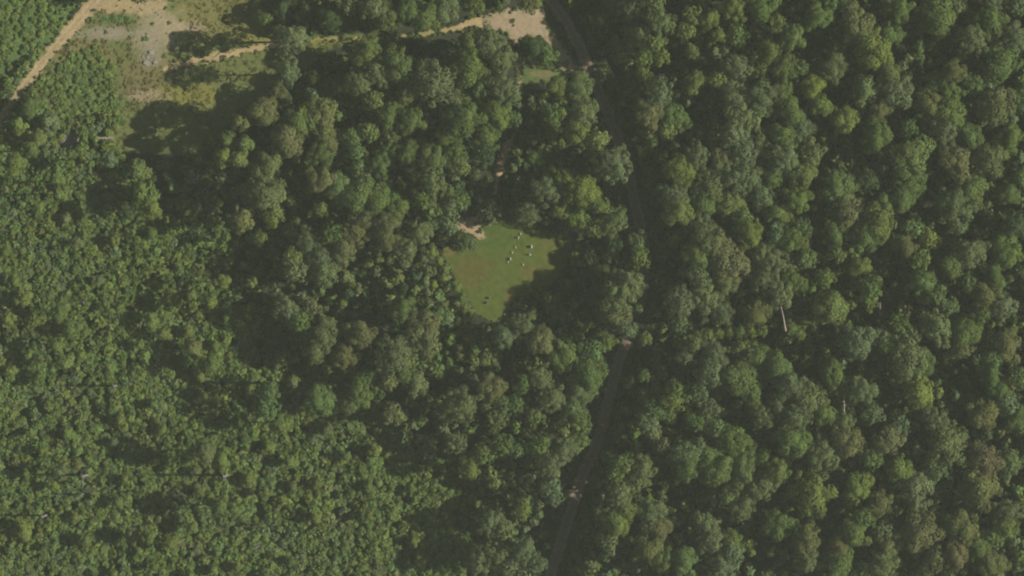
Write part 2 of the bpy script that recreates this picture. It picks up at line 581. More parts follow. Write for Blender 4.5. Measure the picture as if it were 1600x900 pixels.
grid_sheet('graveyard_lawn', lambda x, y: poly_sd(x, y, GRAVEYARD) + wob(x, y, 2.5), (675, 335, 955, 512), 0.03, M_LAWN, lawn_paint)
grid_sheet('mown_glade', lambda x, y: poly_sd(x, y, GLADE) + wob(x, y, 3), (805, 90, 905, 138), 0.03, M_LAWN,
           lambda x, y, d: blend(np.tile(np.array((0.072, 0.098, 0.030)), (len(x), 1)), blob(x, y, 845, 116, 25, 6) * .7, (0.15, 0.125, 0.06)))
grid_sheet('footpath', lambda x, y: -seg_dist(x, y, TRAIL) + wob(x, y, 3), (730, 100, 900, 360), 0.037, M_PAINT, sandy((0.29, 0.20, 0.12), (0.10, 0.095, 0.04), 3, 0.8))
grid_sheet('parking_patch', lambda x, y: poly_sd(x, y, PATCH) + wob(x, y, 2), (705, 332, 768, 382), 0.045, M_PAINT, sandy((0.27, 0.195, 0.118), OLIVE, 5, 1.0))
GRASSLANE = [(1082, 526, 3), (1110, 522, 6), (1150, 520, 6), (1190, 517, 5)]
grid_sheet('grass_ride', lambda x, y: -seg_dist(x, y, GRASSLANE) + wob(x, y, 3), (1070, 505, 1205, 538), 0.03, M_PAINT,
           lambda x, y, d: np.tile(np.array((0.11, 0.15, 0.038)), (len(x), 1)))


# openness of the ground: true where no thicket or undergrowth grows
def open_mask(x, y, pad=0.0):
    m = -seg_dist(x, y, TRACK) > -pad - 1
    m |= -seg_dist(x, y, TRACK2) > -pad - 4
    m |= seg_dist(x, y, ROAD) < 13 + pad
    m |= -seg_dist(x, y, TRAIL) > -pad
    for P in (GRAVEYARD, GLADE, TURNAROUND, PATCH):
        m |= poly_sd(x, y, P) > -pad
    m |= -seg_dist(x, y, GRASSLANE) > -pad
    m |= (np.hypot((x - 112) / 15, (y - 221) / 15) < 1) | (np.hypot((x - 164) / 15, (y - 216) / 8) < 1)
    return m


# ------------------------------------------------------------------ most crowns read off the photograph: x y radius colour [height m]
# a mid green, b grey green, c yellow green, y bright lime, d olive brown, e dark green (small ones beside road and lawn added for shade), f rust tinged
CROWN_LIST = """
45 168 18 a 12|28 196 15 c 11|76 190 17 b 11|60 216 16 c 11|220 -8 14 e|412 26 14 a 11|437 46 9 c 12|440 14 20 e 12|478 22 24 e 15|512 26 22 e 20|547 10 15 b|582 12 20 d
603 26 21 a|638 18 19 a|662 26 21 a|692 14 21 b|742 6 16 c|457 60 25 b 31|452 112 19 b 31|575 82 22 a|622 104 23 a|558 132 22 b|590 116 19 b|583 158 15 c|678 130 30 b
635 146 19 d|732 106 27 a|762 68 24 b|782 92 20 b|735 78 20 a|752 136 19 a|784 134 21 b|712 160 19 b|725 184 24 a|775 180 22 c|700 212 18 a|755 214 19 a
608 184 21 a|643 186 19 a|610 216 15 a|575 206 16 c|548 214 14 a|503 186 25 d|432 152 22 d 16|410 174 23 d 31|466 190 22 a|448 216 24 d 30|376 190 18 d 27|356 218 17 a 25|384 226 18 a 26|512 217 20 d|520 136 20 e 17|490 126 18 e 16
832 74 19 e 15|852 88 17 a 14|825 2 17 d|912 6 13 e 8|938 26 22 e 13|950 4 14 d 14|988 10 22 b 21|1030 34 20 b|1022 6 16 b|998 58 22 b 21|970 76 22 b 16|1022 68 15 c|1030 88 15 c|1004 92 14 a
1070 50 15 c|1106 30 19 c|1122 56 11 y|1080 80 12 c|1082 28 16 c|1145 14 19 c|1150 56 17 a|1188 10 21 a|1150 106 24 b|1087 130 21 c|1120 124 14 c|1187 106 17 a
942 116 14 d 10|1002 113 12 y 17|1012 126 16 a 22|1028 148 24 b|990 138 22 e 15|1012 180 22 d|1050 184 21 a|1042 200 17 c|1016 202 17 d|870 136 18 c|903 138 20 b|910 176 21 b|866 176 17 c
860 206 18 c 13|903 206 20 c|934 216 17 c|1145 154 22 b|1157 182 24 b|1148 212 26 b|1190 150 23 b|1182 176 16 a|1184 216 16 b|1110 152 18 e 16|800 152 15 a|800 186 14 a
1203 4 15 a|1276 26 20 a|1213 36 15 c|1238 56 21 a|1204 80 20 c|1298 8 15 a|1338 38 26 d|1405 14 19 a|1388 54 20 a|1465 30 28 a|1494 8 15 b|1546 30 26 a
1520 62 22 b|1584 62 22 b|1550 2 18 b|1592 8 17 b|1366 80 28 c|1310 72 13 a|1224 106 19 a|1250 108 15 a|1298 108 20 b|1272 136 19 y|1280 164 18 c|1222 142 19 a
1350 142 24 b|1400 142 28 b|1386 114 20 a|1488 112 19 d|1462 128 17 a|1520 132 17 a|1564 96 28 a|1480 142 20 a|1450 162 24 d|1480 178 24 a|1558 166 28 d|1598 156 16 a
1320 186 21 c|1374 176 19 d|1370 210 22 a|1420 202 15 a|1474 206 24 b|1514 216 22 a|1576 216 21 a|1232 172 20 a|1250 202 20 b|1222 208 19 a
840 250 20 a 7|855 264 14 c 7|958 256 25 b 24|932 244 17 a 18|880 284 21 a 15|850 297 21 b|910 300 24 c|898 333 22 a 18|828 332 20 b 17|874 318 18 c 21|936 320 16 c|928 355 17 a 17|958 346 20 b 19
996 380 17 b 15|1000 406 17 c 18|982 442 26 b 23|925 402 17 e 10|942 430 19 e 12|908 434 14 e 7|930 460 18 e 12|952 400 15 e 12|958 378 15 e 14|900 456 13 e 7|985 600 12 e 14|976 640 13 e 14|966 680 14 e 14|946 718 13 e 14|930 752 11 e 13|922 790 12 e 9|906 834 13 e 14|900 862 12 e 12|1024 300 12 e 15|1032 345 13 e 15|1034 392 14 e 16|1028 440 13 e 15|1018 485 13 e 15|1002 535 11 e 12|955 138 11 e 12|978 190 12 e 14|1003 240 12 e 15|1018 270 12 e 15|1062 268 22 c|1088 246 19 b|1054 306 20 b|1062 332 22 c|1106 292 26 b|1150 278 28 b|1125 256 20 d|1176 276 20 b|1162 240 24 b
1142 322 20 c|1190 308 20 b|1100 318 20 a|1096 356 18 b|1110 380 26 d|1136 408 30 d|1170 366 19 c|1162 344 17 a|1192 398 20 b|1090 400 20 a|1190 438 19 b|1090 430 17 b|1130 442 20 d
1224 246 24 b|1270 240 17 b|1254 273 22 c|1247 310 20 c|1208 270 19 a|1215 334 19 a|1310 294 26 a|1324 334 24 d|1424 242 28 a|1380 236 17 d|1424 288 24 a|1494 254 25 d
1546 246 27 d|1516 297 25 a|1355 282 16 e|1380 316 19 a|1407 313 18 a|1374 346 26 c|1492 326 32 b|1575 303 19 a|1597 276 17 a|1250 356 17 a|1304 362 21 a|1240 376 18 a
1212 366 17 b|1350 370 22 a|1425 355 17 c|1452 373 15 y|1412 386 18 d|1514 397 23 b|1484 415 20 a|1437 403 17 a|1572 397 21 a|1554 430 19 a|1587 350 22 e|1257 405 16 a
1207 411 22 b|1344 418 20 c|1307 396 15 c|1237 440 20 a|1287 436 17 c|1360 443 17 a|1440 440 20 a|1512 440 16 a
416 262 24 d|414 302 26 d|424 338 17 c|505 238 21 a|555 240 17 a|562 264 15 a|590 257 19 a|612 236 15 a|637 240 18 a|675 248 18 a|716 260 17 c|712 236 15 a|758 240 18 e
676 286 20 b|700 306 17 a|662 313 17 a|705 328 18 b|720 312 13 a|503 282 21 d|528 294 19 a|532 313 15 c|562 308 24 a|620 322 22 a|588 316 21 a|502 328 11 c|574 344 25 d
554 364 26 d|606 354 22 d|656 364 19 b|607 376 20 d|768 336 18 b 11|720 377 16 e 9|738 382 9 b 6|480 377 21 b|498 400 23 b|520 366 18 a|538 391 19 d|506 424 22 b|460 424 17 b|456 404 15 c
406 372 11 c|635 386 17 b|700 352 15 b
24 256 17 c|86 282 19 a|96 302 18 a|50 234 13 a|172 248 13 b|216 268 18 a 13|224 300 27 a 17|238 326 17 c|350 246 17 c|374 250 15 c|378 344 22 d|390 302 18 d|196 318 18 e 13
270 470 21 c 14|236 502 14 c 13|256 522 13 c 12|88 538 12 c 16|110 514 15 a 12|302 546 18 d 14|322 566 14 c 14|330 470 14 c|348 440 14 c|36 466 16 c 11
448 482 22 b|470 502 18 a|487 482 17 d|503 524 23 b|492 547 20 b|562 522 21 d|537 556 19 d|628 490 20 a|664 520 28 d|614 558 28 b|630 578 20 a|607 596 15 d|686 490 15 a
458 596 10 c|562 612 20 a|500 628 22 a|572 590 15 a|548 632 20 b|650 600 19 b|718 632 28 b|612 646 17 d|768 612 22 d|786 632 17 a|775 652 17 b|786 524 19 b|420 610 15 a
815 508 20 b|846 534 24 d|880 556 21 a|918 586 25 a|904 612 20 b|966 466 29 b 26|960 494 26 d 22|980 515 16 b|925 546 17 a|948 534 14 c|842 590 19 b|815 600 15 a|862 622 19 b
894 638 19 b|906 660 17 c|807 632 15 a|836 652 17 c|1062 472 24 b|1100 466 24 b|1126 487 19 b|1062 506 16 b|1180 492 19 d|1007 528 11 c|1082 541 14 d|1116 553 20 b
1156 545 16 d|1070 558 15 b|1110 584 24 b|1150 590 27 a|1180 560 24 a|1172 612 21 a|1005 586 10 a|1056 610 18 c|1050 628 18 c|1024 642 18 a|1014 664 17 b|1090 613 15 b
1107 636 17 b|1047 652 9 c|1087 660 15 a|1120 668 17 a|1192 650 19 b
1090 525 9 c 20|1106 522 10 c 21|1122 521 9 y 21|1139 520 10 c 21|1156 519 9 c 22|1173 518 10 y 22|1190 516 9 c 22|1234 513 12 c 22|1248 522 10 c 21|1220 462 19 b|1298 480 30 c|1360 465 17 c|1460 458 17 a|1480 478 17 b|1535 465 21 d|1532 490 17 a|1565 480 19 b|1405 510 18 a|1426 522 14 a|1462 512 26 b|1508 520 24 a
1574 540 22 d|1500 545 16 d|1340 536 26 b|1376 528 17 b|1384 540 14 a|1418 556 30 b|1440 568 22 a|1405 590 15 a|1436 612 26 y|1300 582 22 a|1306 603 17 a|1346 608 19 b
1207 496 17 c 15|1250 508 17 c 18|1215 570 20 a|1232 600 22 b|1262 622 28 b|1286 646 20 a|1215 636 20 b|1245 650 24 b|1222 532 11 a 12|1362 646 18 b|1317 662 19 b|1405 662 16 b
1462 658 22 b|1535 646 23 d|1550 590 20 a|1562 611 20 a|1590 590 18 a|1575 631 18 b|1550 562 15 a|1590 656 19 a
807 700 17 a|842 696 17 a|882 702 20 b|906 688 15 c|860 726 20 b|860 762 17 b|866 778 13 b|815 796 17 c|815 860 20 b|838 882 16 b|974 724 17 a|1002 732 22 b|994 752 18 b|963 738 18 a
968 774 20 b|976 796 20 c|946 806 17 b|962 820 20 c|1015 800 20 b|950 850 17 b|1025 826 24 d|1035 697 13 f|1074 708 22 b|1075 728 20 a|1107 720 20 a|1122 736 20 a
1160 732 22 a|1145 690 22 a|1190 760 22 b|1150 758 16 b|1136 776 15 c|1157 796 19 d|1100 820 22 b|1012 856 22 d|1037 872 20 a|1142 847 20 c|1112 846 20 b|1070 876 20 a
1125 884 22 b|1145 866 18 b|910 888 14 c 12|930 886 14 c 12|1190 714 14 a|1092 698 14 b
1237 688 24 a|1282 708 24 b|1325 690 26 d|1388 688 23 d|1360 716 16 a|1404 731 21 c|1478 696 34 b|1462 733 16 b|1214 736 21 c|1268 770 34 c|1340 762 24 c|1374 787 21 d
1430 758 26 b|1432 786 20 b|1536 718 27 f|1530 758 32 d|1576 726 20 b|1220 820 22 a|1260 846 21 d|1350 812 18 a|1335 831 22 a|1436 835 30 d|1380 830 17 b|1504 826 26 d
1526 856 20 a|1574 800 22 b|1570 823 20 c|1550 841 18 a|1460 875 18 d|1492 866 19 f|1447 892 13 f|1385 856 22 d|1380 884 22 b|1306 882 24 a|1312 857 19 d|1260 876 19 b
1550 884 22 d|1595 870 17 a|1350 892 17 a
712 690 17 b|755 710 17 a|735 728 20 c|785 696 17 a|767 816 19 b|787 828 16 b|774 866 21 b|748 878 20 b|797 884 17 b
322 706 20 b 28|296 716 15 a 20|366 798 14 a 24|346 720 14 c 24|346 792 16 a 24|330 780 12 c 20|92 490 13 a 17|102 565 15 c 18|330 572 15 a 21|232 838 14 a 17|92 735 14 b 16|440 662 16 a 23|205 836 12 b 13|266 846 14 c 13|300 826 12 c 12|36 830 19 c 11|376 660 14 a 14|418 640 18 a 26|60 590 12 a 11|14 498 12 c 13
"""
trees = []
for row in CROWN_LIST.strip().split('\n'):
    for t in row.split('|'):
        q = t.split()
        x, y, r, c = float(q[0]), float(q[1]), float(q[2]), q[3]
        h = float(q[4]) if len(q) > 4 else None
        if h is None:
            h = 21.0 + 0.28 * min(r, 30) + rnd.uniform(-2.0, 2.0)
        trees.append(dict(x=x, y=y, r=r, c=c, h=h))
trees.sort(key=lambda t: -t['r'])
# the young trees of the cut-over west: medium crowns above the thicket
YOUNG_ZONE = lambda x, y: ((x < 400) & (y > 180)) | ((y > 690) & (x < 700)) | (((x < 560)) & (y > 640))

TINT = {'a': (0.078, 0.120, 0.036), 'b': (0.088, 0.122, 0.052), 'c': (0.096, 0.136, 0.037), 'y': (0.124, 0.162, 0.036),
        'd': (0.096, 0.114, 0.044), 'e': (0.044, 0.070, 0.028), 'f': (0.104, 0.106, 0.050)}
CNAME = {'a': 'mid-green', 'b': 'grey-green', 'c': 'yellow-green', 'y': 'bright lime-green', 'd': 'olive-brown', 'e': 'dark green', 'f': 'rust-tinged'}
BANDS = ["along the top edge", "level with the mown glade", "level with the upper footpath", "level with the footpath bend",
         "level with the graveyard's top", "level with the white headstones", "level with the graveyard's foot", "just below graveyard level",
         "two thirds down the picture", "three quarters down the picture", "second band from the bottom", "along the bottom edge"]
ORD = ['first', 'second', 'third', 'fourth', 'fifth', 'sixth', 'seventh', 'eighth', 'ninth', 'tenth', 'eleventh', 'twelfth', 'thirteenth', 'fourteenth', 'fifteenth',
       'sixteenth', 'seventeenth', 'eighteenth', 'nineteenth', 'twentieth']


def road_x(y):
    return float(np.interp(y, [p[1] for p in ROAD], [p[0] for p in ROAD]))


def label_trees(ts, noun):
    noun_words = noun
    cells = {}
    for t in ts:
        b = min(11, max(0, int(t['y'] // 75)))
        side = 'east' if t['x'] > road_x(t['y']) else ('west' if t['x'] > 400 else 'far')
        cells.setdefault((b, side, t['c']), []).append(t)
    for (b, side, c), L in cells.items():
        L.sort(key=lambda t: abs(t['x'] - road_x(t['y'])) if side != 'far' else t['x'])
        for i, t in enumerate(L):
            size = 'small' if t['r'] < 16 else ('medium' if t['r'] < 21 else ('large' if t['r'] < 26 else 'huge'))
            o = ORD[min(i, 19)]
            if side == 'far':
                s = f"{size} {CNAME[c]} {noun}, {o} of its colour from west, {BANDS[b]}"
            else:
                s = f"{size} {CNAME[c]} {noun}, {o} of its colour {side} of road, {BANDS[b]}"
            t['label'] = s


def place_tree(t, name, cat, group, k):
    c = t['c']
    if name == 'young_tree':
        pool = CROWNS['young']
    elif c == 'b':
        pool = CROWNS['pine'] + CROWNS['clump'][:3]
    elif c in 'ad':
        pool = CROWNS['oak'] + CROWNS['clump']
    else:
        pool = CROWNS['clump'] + CROWNS['oak'][:3]
    h = t['h']; R = t['r'] * S * (1.24 if name == 'broadleaf_tree' else 1.12)
    R = R * (1.05 if c in 'ab' else 1.0)
    f = 1 - (h * 0.8) / ALT
    root = link(name, None, None, (wx(t['x']) * f, wy(t['y']) * f, 0.0))
    root.rotation_euler.z = rnd.uniform(0, 6.28)
    tag(root, t['label'], cat, group)
    tr = link('trunk', TRUNKS[k % 4], root); tr.scale = (h, h, h)
    wd = min(h, R * 3.2)
    tr.scale = (wd, wd, h)
    cr = link('crown', pool[rnd.randrange(len(pool))], root)
    hh = min(R * 0.98, h * 0.62)
    cr.scale = (R, R * rnd.uniform(0.78, 1.16), hh)
    cr.location = (0, 0, h - hh * 1.05)
    base = TINT[c]
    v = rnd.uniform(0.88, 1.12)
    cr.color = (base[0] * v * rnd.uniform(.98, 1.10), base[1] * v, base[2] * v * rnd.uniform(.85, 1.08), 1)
    return root


old = [t for t in trees if not YOUNG_ZONE(t['x'], t['y'])]
young = [t for t in trees if YOUNG_ZONE(t['x'], t['y'])]
keep, rest = old[:300], old[300:]
# a finer scatter of young trees between lawn and thicket, and over the thicket
lawnside = []
def too_near(x, y, L, k):
    return any((x - t['x']) ** 2 + (y - t['y']) ** 2 < (k * (t['r'] + 8)) ** 2 for t in L)
for _ in range(4000):
    x, y = rnd.uniform(548, 800), rnd.uniform(388, 690)
    inside = (poly_sd(np.array([x]), np.array([y]), [(560, 395), (690, 395), (742, 500), (765, 510), (782, 560), (740, 600), (700, 600), (690, 540), (640, 470), (560, 440)])[0] > 0)
    if not inside or open_mask(np.array([x]), np.array([y]), 6)[0] or too_near(x, y, lawnside, 0.95):
        continue
    lawnside.append(dict(x=x, y=y, r=rnd.uniform(7, 11.5), c=rnd.choice('aaccbc'), h=rnd.uniform(9, 13)))
n_side = len(lawnside)
for _ in range(6000):
    x, y = rnd.uniform(0, 800), rnd.uniform(330, 900)
    inside = YOUNG_ZONE(np.array(x), np.array(y)) or (x < 800 and y > 720)
    if not inside or open_mask(np.array([x]), np.array([y]), 6)[0] or too_near(x, y, lawnside, 1.75) or too_near(x, y, trees, 0.9):
        continue
    if len(lawnside) > n_side + 75:
        break
    lawnside.append(dict(x=x, y=y, r=rnd.uniform(7, 12), c=rnd.choice('acccb'), h=rnd.uniform(7.5, 10.5)))
young = young + lawnside
label_trees(keep, 'tree')
label_trees(young, 'young tree')
for k, t in enumerate(keep):
    place_tree(t, 'broadleaf_tree', 'tree', 'forest trees with full crowns', k)
for k, t in enumerate(young):
    t['h'] = min(t['h'], 28)
    place_tree(t, 'young_tree', 'young tree', 'young trees standing in the thicket', k)

# ------------------------------------------------------------------ masses of foliage (one object each)
def small_templates(kind, n, size, cnt, seed, jit=0.3):
    return [crown_mesh(kind, seed + i, n, size, jit) for i in range(cnt)]


def mass(name, items, templates, label, cat):
    """items: list of (x m, y m, z base, radius, height, (r,g,b))"""
    Vs, Fs, Ts, Ls = [], [], [], []
    off = 0
    for (x, y, z, R, H, col) in items:
        V, F, c = templates[rnd.randrange(len(templates))]
        a = rnd.uniform(0, 6.28); ca, sa = math.cos(a), math.sin(a)
        W = np.empty_like(V)
        W[:, 0] = (V[:, 0] * ca - V[:, 1] * sa) * R + x
        W[:, 1] = (V[:, 0] * sa + V[:, 1] * ca) * R + y
        W[:, 2] = V[:, 2] * H + z
        Vs.append(W.astype(np.float32)); Fs.append(F + off); off += len(V)
        Ls.append(c); Ts.append(np.tile(np.array(col), (len(F), 1)))
    me = mesh_from(name, np.concatenate(Vs), np.concatenate(Fs), [M_MASS],
                   {'leaf': ('FACE', np.concatenate(Ls)), 'tint': ('FACE', np.concatenate(Ts))})
    o = link(name, me)
    tag(o, label, cat, kind='stuff')
    return o


def tcol(c, v=0.12):
    b = TINT[c]; k = rnd.uniform(1 - v, 1 + v)
    return (b[0] * k * rnd.uniform(.92, 1.08), b[1] * k, b[2] * k * rnd.uniform(.85, 1.15))


THICKET = [(-40, -40), (132, -40), (100, 45), (62, 90), (20, 140), (-5, 170), (-40, 200)]
THICKET2 = [(-40, 260), (0, 205), (40, 140), (92, 95), (150, 72), (175, 100), (185, 150), (192, 180), (180, 215), (190, 255), (240, 340), (330, 330), (370, 380), (330, 420), (352, 440), (400, 500), (400, 600),
            (470, 560), (570, 600), (600, 650), (640, 700), (730, 700), (752, 780), (745, 820), (800, 850), (800, 960), (-40, 960)]


def scatter(sp, x0, y0, x1, y1, jit=0.45):
    L = []
    y = y0
    row = 0
    while y < y1:
        x = x0 + (sp / 2 if row % 2 else 0)
        while x < x1:
            L.append((x + rnd.uniform(-jit, jit) * sp, y + rnd.uniform(-jit, jit) * sp))
            x += sp
        y += sp * 0.87; row += 1
    return np.array(L)


grid_sheet('scrub_ground', lambda x, y: np.maximum(poly_sd(x, y, THICKET), poly_sd(x, y, THICKET2)) + wob(x, y, 8, 20), (-45, -45, 820, 965), 0.015, M_PAINT,
           lambda x, y, d: blend(np.tile(np.array((0.072, 0.110, 0.034)), (len(x), 1)), np.clip(fbm(x / 12, y / 12), 0, 1), (0.055, 0.080, 0.026)), 0.9)
P = scatter(8.8, -60, -60, 830, 960, 0.85)
d = np.maximum(poly_sd(P[:, 0], P[:, 1], THICKET), poly_sd(P[:, 0], P[:, 1], THICKET2)) + wob(P[:, 0], P[:, 1], 8, 20)
ok = (d > 0) & ~open_mask(P[:, 0], P[:, 1], 3)
P = P[ok]
nz = fbm(P[:, 0] / 45, P[:, 1] / 45)
nh = fbm(P[:, 0] / 22 + 9, P[:, 1] / 22)
items = []
for (x, y), n, q in zip(P, nz, nh):
    if rnd.random() < 0.02 or (n < -0.42 and rnd.random() < 0.6):
        continue
    low = 0.3 if (y < 185 and x > 60) or (x + y * .9 < 130) else (0.7 if y < 230 else 1.0)
    hgt = (4.4 + 2.6 * n + 1.0 * q + rnd.uniform(-0.4, 0.5)) * low
    hgt = max(0.9, hgt * (0.6 if low < .5 else 1))
    R = rnd.choice((rnd.uniform(5, 8), rnd.uniform(7, 11), rnd.uniform(10, 14))) * S * (1.0 if low == 1 else (0.85 if low > .5 else 0.62))
    c = rnd.choice('aacc') if n > 0 else rnd.choice('aacb')
    if rnd.random() < 0.05: c = 'd'
    H = min(hgt * 0.75, R * rnd.uniform(0.5, 1.1))
    if low < .5: c = rnd.choice('cca')
    items.append((wx(x), wy(y), hgt - H, R, H, tuple((1.25 if low < .5 else 1.08) * q for q in tcol(c, 0.13))))
small = small_templates('small', 76, 0.25, 9, 900, 0.42)
mass('thicket', items, small, 'dense bright green regrowth thicket covering the southwest of the wood', 'thicket')
N_TH = len(items)

# undergrowth under and between the big trees
P = scatter(17, -60, -60, 1660, 960)
ok = ~open_mask(P[:, 0], P[:, 1], 7) & (poly_sd(P[:, 0], P[:, 1], MEADOW) < -4)
ok &= (np.maximum(poly_sd(P[:, 0], P[:, 1], THICKET), poly_sd(P[:, 0], P[:, 1], THICKET2)) < 0)
P = P[ok]
items = []
for (x, y) in P:
    near = open_mask(np.array([x]), np.array([y]), 30)[0] or x < 430 or (x > 790 and poly_sd(np.array([x]), np.array([y]), GRAVEYARD)[0] > -130) or math.hypot(x - 850, y - 245) < 100 or (x < 1060 and y < 140)
    hgt = rnd.uniform(2.0, 6.0) if near else rnd.uniform(5.0, 17.0)
    R = rnd.uniform(8, 13) * S * (1 if near else 1.15)
    H = min(hgt * 0.8, R * 1.3)
    items.append((wx(x), wy(y), hgt - H, R, H, tcol(rnd.choice('aaecdbb'), 0.15)))
under = small_templates('small', 120, 0.22, 5, 940)
mass('undergrowth', items, under, 'shaded undergrowth filling the gaps beneath the forest crowns', 'undergrowth')
N_UN = len(items)

# the crowns past the three hundred largest, and the wood that runs on beyond the frame
items = []
for t in rest:
    R = t['r'] * S * 1.2; H = min(R * 1.08, t['h'] * .62); f = 1 - t['h'] * .8 / ALT
    items.append((wx(t['x']) * f, wy(t['y']) * f, t['h'] - H * 1.05, R, H, tcol(t['c'])))
lod = small_templates('clump', 900, 0.075, 5, 970)
if items:
    mass('lesser_trees', items, lod, 'smaller tree crowns packed between the larger forest crowns', 'woodland')
items = []
P = scatter(38, -240, -240, 1860, 1140)
for (x, y) in P:
    if -14 < x < 1614 and -14 < y < 914:
        continue
    if seg_dist(np.array([x]), np.array([y]), ROAD)[0] < 34 or seg_dist(np.array([x]), np.array([y]), TRACK)[0] < 18:
        continue
    if y < 0 and 120 < x < 430:
        continue
    r = rnd.uniform(18, 27); c = rnd.choice('aabbcd')
    h = rnd.uniform(17, 24)
    if x < 420 and y > 300 or (x < 700 and y > 900):
        r = rnd.uniform(14, 20); h = rnd.uniform(6, 9); c = rnd.choice('aac')
    R = r * S; H = min(R * 1.1, h * .62)
    items.append((wx(x), wy(y), h - H, R, H, tcol(c)))
lod2 = small_templates('clump', 420, 0.11, 5, 990)
mass('surrounding_woodland', items, lod2, 'forest continuing on all sides beyond the edges of the view', 'woodland')
N_SU = len(items)

# weeds and tall grass of the meadow
P = np.stack([rng.uniform(30, 640, 12500), rng.uniform(-30, 255, 12500)], 1)
ok = (poly_sd(P[:, 0], P[:, 1], MEADOW) > 2) & ~open_mask(P[:, 0], P[:, 1], -2)
P = P[ok]
bare = (blob(P[:, 0], P[:, 1], 205, 8, 85, 16) + blob(P[:, 0], P[:, 1], 262, 40, 40, 40) + blob(P[:, 0], P[:, 1], 168, 52, 52, 13) + blob(P[:, 0], P[:, 1], 236, 70, 30, 44)) > 0.4
mc = meadow_paint(P[:, 0], P[:, 1], np.full(len(P), 30.0))
items = []
for (x, y), b, col in zip(P, bare, mc):
    if (b and rnd.random() > 0.07) or rnd.random() < 0.35:
        continue
    R = rnd.uniform(0.2, 0.8) * rnd.choice((.7, 1, 1.5)); H = R * rnd.uniform(0.15, 0.4)
    k = rnd.uniform(0.85, 1.2)
    g = np.array(col) * k if not b else np.array(LUSH) * k
    items.append((wx(x), wy(y), 0.02, R, H, tuple(g)))
tuft = small_templates('small', 14, 0.42, 5, 1010, 0.7)
mass('meadow_weeds', items, tuft, 'tall weeds and dry grass growing over the sandy clearing', 'weeds')
N_ME = len(items)

# scrub that straggles over the edges of the lawn, the tracks and the grass ride
N = 26000
X = rng.uniform(0, 1210, N); Y = rng.uniform(0, 905, N)
sd = np.minimum.reduce([np.abs(poly_sd(X, Y, GRAVEYARD)), np.abs(poly_sd(X, Y, TURNAROUND)), np.abs(poly_sd(X, Y, GLADE)), np.abs(poly_sd(X, Y, PATCH)) + 1,
                        np.abs(seg_dist(X, Y, TRACK)), np.abs(seg_dist(X, Y, TRACK2)), np.abs(seg_dist(X, Y, ROAD) - 11), np.abs(seg_dist(X, Y, TRAIL))])
ride = seg_dist(X, Y, GRASSLANE) < 2
X2 = rng.uniform(1075, 1200, 900); Y2 = rng.uniform(508, 534, 900)
k2 = seg_dist(X2, Y2, GRASSLANE) < 3
ok = sd < 3.2
inlawn = poly_sd(X, Y, GRAVEYARD) > 2.5
items = []
for x, y in zip(X[ok & ~inlawn], Y[ok & ~inlawn]):
    R = rnd.uniform(.3, 1.0); items.append((wx(x), wy(y), 0.02, R, R * rnd.uniform(.6, 1.3), tcol(rnd.choice('aaccd'), .2)))
for x, y in zip(X2[k2], Y2[k2]):
    R = rnd.uniform(.4, 1.1); items.append((wx(x), wy(y), 0.02, R, R * rnd.uniform(.8, 1.6), tcol(rnd.choice('ccy'), .12)))
mass('edge_scrub', items, small_templates('small', 26, 0.34, 5, 1050), 'low green scrub straggling along the lawn, track and road edges', 'scrub')
print('edge scrub', len(items))

# rough weeds and brambles along the shaded foot of the graveyard
P = scatter(6, 785, 445, 905, 500, 0.5)
items = []
for (x, y) in P:
    if poly_sd(np.array([x]), np.array([y]), [(800, 468), (830, 452), (900, 452), (905, 490), (850, 500), (805, 500)])[0] < 0:
        continue
    items.append((wx(x), wy(y), 0.02, rnd.uniform(.5, 1.0), rnd.uniform(.6, 1.6), tcol(rnd.choice('ddcf'), .25)))
mass('bramble_patch', items, small_templates('small', 30, 0.34, 4, 1030), 'brown-green brambles beside the southeast corner of the graveyard lawn', 'brambles')
print('counts', len(keep), len(rest), len(young), N_TH, N_UN, N_SU, N_ME)

# ------------------------------------------------------------------ dead trees, snags and fallen logs
DEADM = [dead_meshes(i) for i in range(3)]
for i, (x, y, r, h, lab) in enumerate([
    (1064, 838, 13, 21, 'bare grey dead tree east of the road near the bottom edge'),
    (604, 288, 11, 20, 'bare grey dead tree northwest of the graveyard, the more westerly of two'),
    (646, 300, 12, 20, 'bare grey dead tree northwest of the graveyard, the more easterly of two'),
    (621, 346, 9, 19, 'bare grey dead tree just west of the graveyard parking patch'),
    (535, 160, 8, 18, 'bare grey dead tree in dark woods south of the grassy track'),
    (1420, 42, 10, 21, 'bare grey dead tree in the northeast woods near the top edge'),
    (1372, 404, 11, 20, 'bare grey dead tree deep in the eastern woods'),
    (306, 279, 10, 15, 'bare grey dead tree south of the sandy clearing'),
    (1287, 138, 7, 19, 'slim bare dead tree beside a lime-green crown in the northeast'),
    (775, 728, 7, 17, 'small bare dead tree west of the road in the lower woods'),
    (403, 856, 10, 10, 'short bare dead tree in the thicket by the bottom edge'),
    (138, 768, 9, 9, 'short bare dead tree in the southwest thicket'),
    (197, 600, 9, 9, 'short bare dead tree in the middle of the western thicket'),
    (112, 590, 7, 8, 'stubby bare dead tree in the thicket near the west edge'),
    (128, 470, 9, 9, 'short bare dead tree in the upper western thicket'),
]):
    root = link('dead_tree', None, None, (wx(x) * .99, wy(y) * .99, 0))
    root.rotation_euler.z = rnd.uniform(0, 6.28)
    tag(root, lab, 'dead tree', 'bare dead trees in the forest')
    tm, bm_ = DEADM[i % 3]
    w = r * S / 0.36
    a = link('trunk', tm, root); a.scale = (w * .6, w * .6, h)
    b = link('branches', bm_, root); b.scale = (w, w, h)

